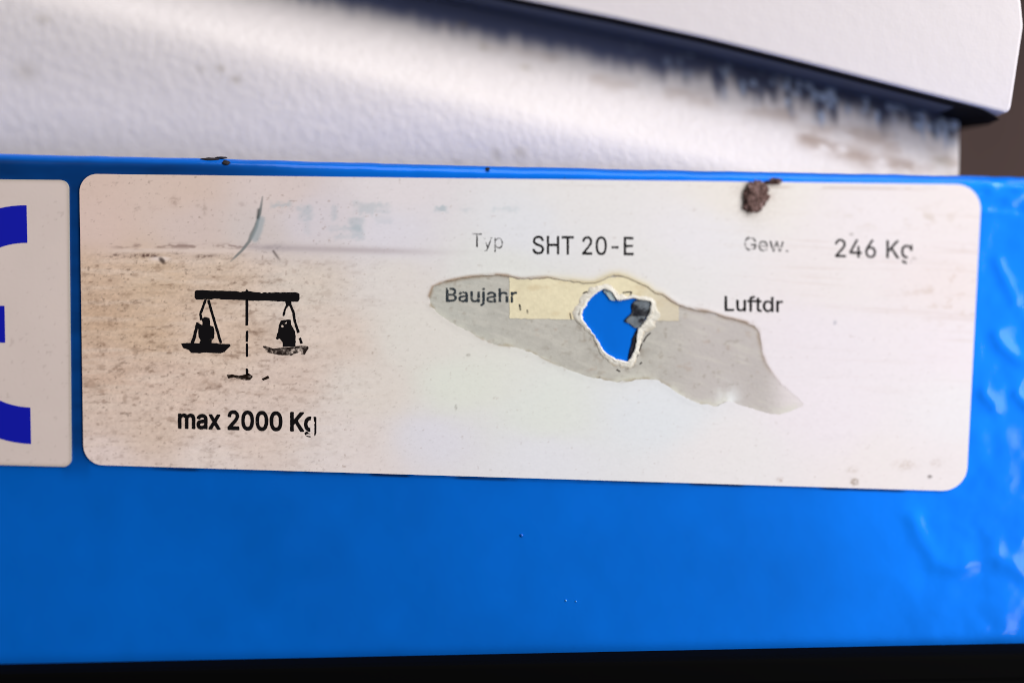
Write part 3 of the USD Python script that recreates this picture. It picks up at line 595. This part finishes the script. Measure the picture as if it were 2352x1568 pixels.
# dark nicks in the paper near the hole
nick = plain('dark_nick', (0.03, 0.022, 0.02), 0.9)
for k, (pts, w) in enumerate((([(280, 460), (310, 442), (360, 440)], 3.4), ([(765, 450), (815, 440), (878, 440), (850, 505)], 3.0), ([(225, 655), (240, 665)], 4), ([(1110, 935), (1060, 980), (1020, 1050)], 2.6), ([(975, 1320), (1005, 1295)], 3), ([(690, 1385), (740, 1410)], 3), ([(140, 780), (120, 690)], 1.8), ([(940, 1240), (960, 1180), (1010, 1060)], 1.8))):
    obj('dark_nick', sheet(draw_shape([(zc(pts), w)], 0.2, 80 + k, 6, .5), Y_BASE - 0.00007), nick, P_)

# lettering (flat print lying on the film or the paper)
YI = Y_FILM - 0.00002
def word(text, shape, m, y=YI):
    obj('lettering', sheet(shape, y), m, P_, label=f'printed words {text}')
word('max 2000 Kg', text_shape('max 2000 Kg', 409, 730, 981, 989, 41, 12, .12, 1, erase=[(.966, .62, .014, .5), (.95, .84, .03, .035), (.965, .40, .02, .05)]), INK)
word('SHT 20-E', text_shape('SHT 20-E', 1221, 1458, 583, 586, 41, 3, .35, 2), INK_THIN)
word('Typ', text_shape('Typ', 1083, 1158, 567, 571, 32, 0, .55, 3), INK_FADED)
word('Gew.', text_shape('Gew.', 1706, 1813, 575, 579, 31, 3, .6, 14), INK_FADED)
word('246 Kg', text_shape('246 Kg', 1912, 2098, 590, 594, 41, 2, .30, 5, erase=[(.965, .62, .045, .2), (.93, .84, .02, .05)]), INK_THIN)
word('Luftdr', text_shape('Luftdr', 1660, 1797, 713, 716, 33, 6, .35, 6), INK_THIN)
word('Baujahr', text_shape('Baujahr', 1022, 1188, 692, 694, 31, 5, .5, 7), ink('grey_print', (0.035, 0.045, 0.055), 0.20, 0.50, 800.0), Y_BASE - 0.00006)
obj('lettering', sheet(draw_shape([(za([(965, 690), (972, 745)]), 4), (za([(1032, 740), (1036, 780)]), 4)], .3, 90), Y_BASE - 0.00006), INK_FADED, P_, label='two small smudged marks on the yellow field')

# scale symbol
L1 = [(ze([(300, 165), (330, 152), (700, 158), (950, 168), (985, 180), (1060, 165), (1080, 130), (1105, 165), (1180, 178), (1290, 188), (1305, 205), (1320, 186), (1600, 185), (1830, 185), (1870, 205), (1875, 290), (1850, 325), (1700, 325), (1500, 318), (1400, 305), (1250, 312), (1000, 300), (700, 290), (600, 278), (560, 290), (320, 290), (295, 260)]), None)]
obj('symbol_beam', sheet(draw_shape(L1, .1, 100), YI), INK, P_, label='black bar of the printed scale symbol')
obj('symbol_post', sheet(draw_shape([(ze([(1080, 290), (1078, 680)]), 6.4), (ze([(1082, 760), (1080, 930)]), 5.6), (ze([(1080, 945), (1082, 1150)]), 5.2), (ze([(1080, 1330), (1088, 1430)]), 5.5)], .15, 101), YI), INK, P_)
obj('symbol_foot', sheet(draw_shape([(ze([(775, 1420), (860, 1415), (960, 1438), (1060, 1415), (1110, 1400), (1175, 1445), (1130, 1500), (1050, 1505), (950, 1482), (880, 1458), (800, 1478)]), None), (ze([(1300, 1482), (1400, 1432), (1422, 1470), (1330, 1510)]), None)], .2, 102, rough=.15), YI), ink('foot_print', (0.012, 0.006, 0.004), 0.28, 0.48, 700.0), P_, label='worn foot of the printed scale symbol')
obj('symbol_strand', sheet(draw_shape([(ze([(500, 300), (540, 440), (600, 640), (690, 950)]), 6.5), (ze([(460, 290), (415, 420), (380, 510), (395, 600)]), 6), (ze([(345, 640), (312, 760), (290, 860), (255, 950)]), 7.5)], .12, 103), YI), INK, P_)
obj('symbol_strand', sheet(draw_shape([(ze([(1650, 318), (1750, 318), (1755, 370), (1730, 392), (1680, 388)]), None), (ze([(1690, 370), (1650, 450), (1630, 540)]), 5), (ze([(1740, 380), (1780, 480), (1800, 620), (1855, 790)]), 6), (ze([(1872, 860), (1903, 950)]), 6)], .3, 104), YI), INK, P_)
obj('symbol_weight', sheet(draw_shape([(ze([(395, 575), (450, 555), (520, 570), (525, 650), (530, 680), (575, 700), (590, 740), (590, 860), (560, 900), (545, 960), (360, 960), (385, 900), (355, 850), (350, 760), (345, 640), (410, 680), (415, 640)]), None)], .1, 105), YI - 3e-6), INK, P_)
obj('symbol_weight', sheet(draw_shape([(ze([(1590, 610), (1640, 600), (1700, 590), (1745, 600), (1740, 660), (1800, 760), (1815, 850), (1815, 1000), (1620, 1005), (1620, 930), (1570, 880), (1540, 900), (1515, 880), (1550, 780), (1560, 680)]), None), (ze([(1650, 640), (1680, 625), (1690, 650), (1660, 660)]), None, 0), (ze([(1595, 690), (1615, 675), (1640, 700), (1610, 712)]), None, 0)], .2, 106), YI - 3e-6), INK, P_)
obj('symbol_pan', sheet(draw_shape([(ze([(90, 950), (240, 940), (400, 955), (560, 945), (690, 955), (820, 960), (835, 985), (740, 1080), (680, 1100), (500, 1092), (430, 1085), (380, 1098), (240, 1090), (210, 1050), (120, 1015)]), None)], .1, 107), YI - 6e-6), INK, P_)
obj('symbol_pan', sheet(draw_shape([(ze([(1315, 990), (1360, 985), (1480, 1030), (1560, 1020), (1800, 1005), (1830, 990), (2000, 990), (2010, 1020), (1950, 1120), (1900, 1120), (1890, 1070), (1750, 1130), (1620, 1130), (1450, 1105), (1390, 1085)]), None)], .35, 108), YI - 6e-6), INK_WORN, P_, label='worn brown right-hand pan of the printed scale symbol')

# ------------------------------------------------------------------ second sticker, at the left
def sticker():
    a, b = at(159.5, 414.), at(165.5, 1071.)
    bl, tl = at(-760., 1047.), at(-760., 404.)
    q = Polygon([(a[0], a[2]), (tl[0], tl[2]), (bl[0], bl[2]), (b[0], b[2])]).buffer(-0.0014).buffer(0.0014, quad_segs=8)
    V, f = film(q, -0.00034, 0.0003); px, py = pix(V)
    c = np.empty(V.shape); c[:] = lin((222, 206, 200)); c *= (0.95 + 0.1 * fbm2(px, py, 120, 120, 3, 110))[..., None]
    c = over(c, lin((120, 100, 92)), sst(.67, .76, fbm2(px, py, 9, 8, 3, 111)) * .18)
    c = over(c, lin((150, 140, 120)), np.exp(-(np.abs(shapely.distance(shapely.points(V[:, [0, 2]]), q.boundary)) / 0.00035) ** 2) * .45)
    return q, (V, f), c
q, m, c = sticker()
E_ = thing('conformity_sticker', 'white sticker with large dark blue letters at the left, beside the torn label', 'sticker')
obj('sticker_face', m, FILM, E_, smooth=True, tint=c)
obj('sticker_edge', sheet(q.buffer(-0.00002), -0.00031, -0.00002), plain('sticker_edge', (0.45, 0.43, 0.36), 0.7), E_)
t0, b0 = at(70., 472.), at(66., 1018.); cc = (t0 + b0) / 2; ro = abs(t0[2] - b0[2]) / 2; ri = ro - at(70., 472.)[2] + at(70., 558.)[2]
xe = at(69., 745.)[0]; xm = at(14., 742.)[0]
ring = Point(xe, cc[2]).buffer(ro, quad_segs=64).difference(Point(xe, cc[2]).buffer(ri, quad_segs=64))
half = ring.intersection(box(-9, -9, xe, 9))
bar = box(xe - ri - 0.001, cc[2] + 0.00015 - (ro - ri) / 2, xm, cc[2] + 0.00015 + (ro - ri) / 2)
obj('lettering', sheet(half.union(bar).buffer(-0.0001).buffer(0.0001), -0.00037), INK_BLUE, E_, label='dark blue letter E')
obj('lettering', sheet(affinity.translate(half, -1.7 * ro, 0), -0.00037), INK_BLUE, E_, label='dark blue letter C')

# ------------------------------------------------------------------ brown clumps stuck at the plate's upper edge
def clump_mesh(parts, seed):
    ms = []
    for k, (x, y, rx, rz, ry, tilt) in enumerate(parts):
        m = blob((0, 0, 0), (rx * 7.4e-5, ry, rz * 7.4e-5), seed + k, 5, .55, 3.0)
        m.apply_transform(trimesh.transformations.rotation_matrix(math.radians(tilt), [0, 1, 0])); m.apply_translation(plate_pt(x, y, Y_FILM - ry * 0.25)); ms.append(m)
    return trimesh.util.concatenate(ms)
CLUMP = mat('brown_crust', {'g': ('geometry', {}), 'n': ('noise_texture', {'scale': 1500.0, 'detail': 4.0, 'roughness': 0.7}), 'r': ('rgb_ramp', {'ramp': [(0.34, (0.03, 0.011, 0.009)), (0.48, (0.12, 0.06, 0.05)), (0.60, (0.26, 0.16, 0.15)), (0.72, (0.6, 0.45, 0.46))]}),
      'b': ('bump', {'distance': 0.0003, 'strength': 1.0}), 'p': ('principled_bsdf', {'roughness': 0.75})}, [('g.position', 'n.vector'), ('n.fac', 'r.fac'), ('r.color', 'p.base_color'), ('n.fac', 'b.height'), ('b.normal', 'p.normal')])
tag(obj('dirt_clump', clump_mesh([(1736, 450, 25, 30, .0008, 18), (1728, 466, 17, 20, .0007, 30), (1743, 434, 20, 14, .0006, 0), (1722, 436, 9, 8, .0004, 0), (1752, 462, 8, 7, .0004, 0), (1740, 481, 9, 6, .0003, 0)], 3), CLUMP, smooth=True), 'large brown crusty clump of dirt stuck on the label near its top right', 'dirt clump')
tag(obj('dirt_clump', clump_mesh([(1782, 414.5, 13, 5, .0005, 3), (1764, 419, 8, 3, .0004, 8), (1775, 422, 16, 2, .0003, 0)], 13), CLUMP, smooth=True), 'small brown crust on the blue edge just right of the large clump', 'dirt clump')
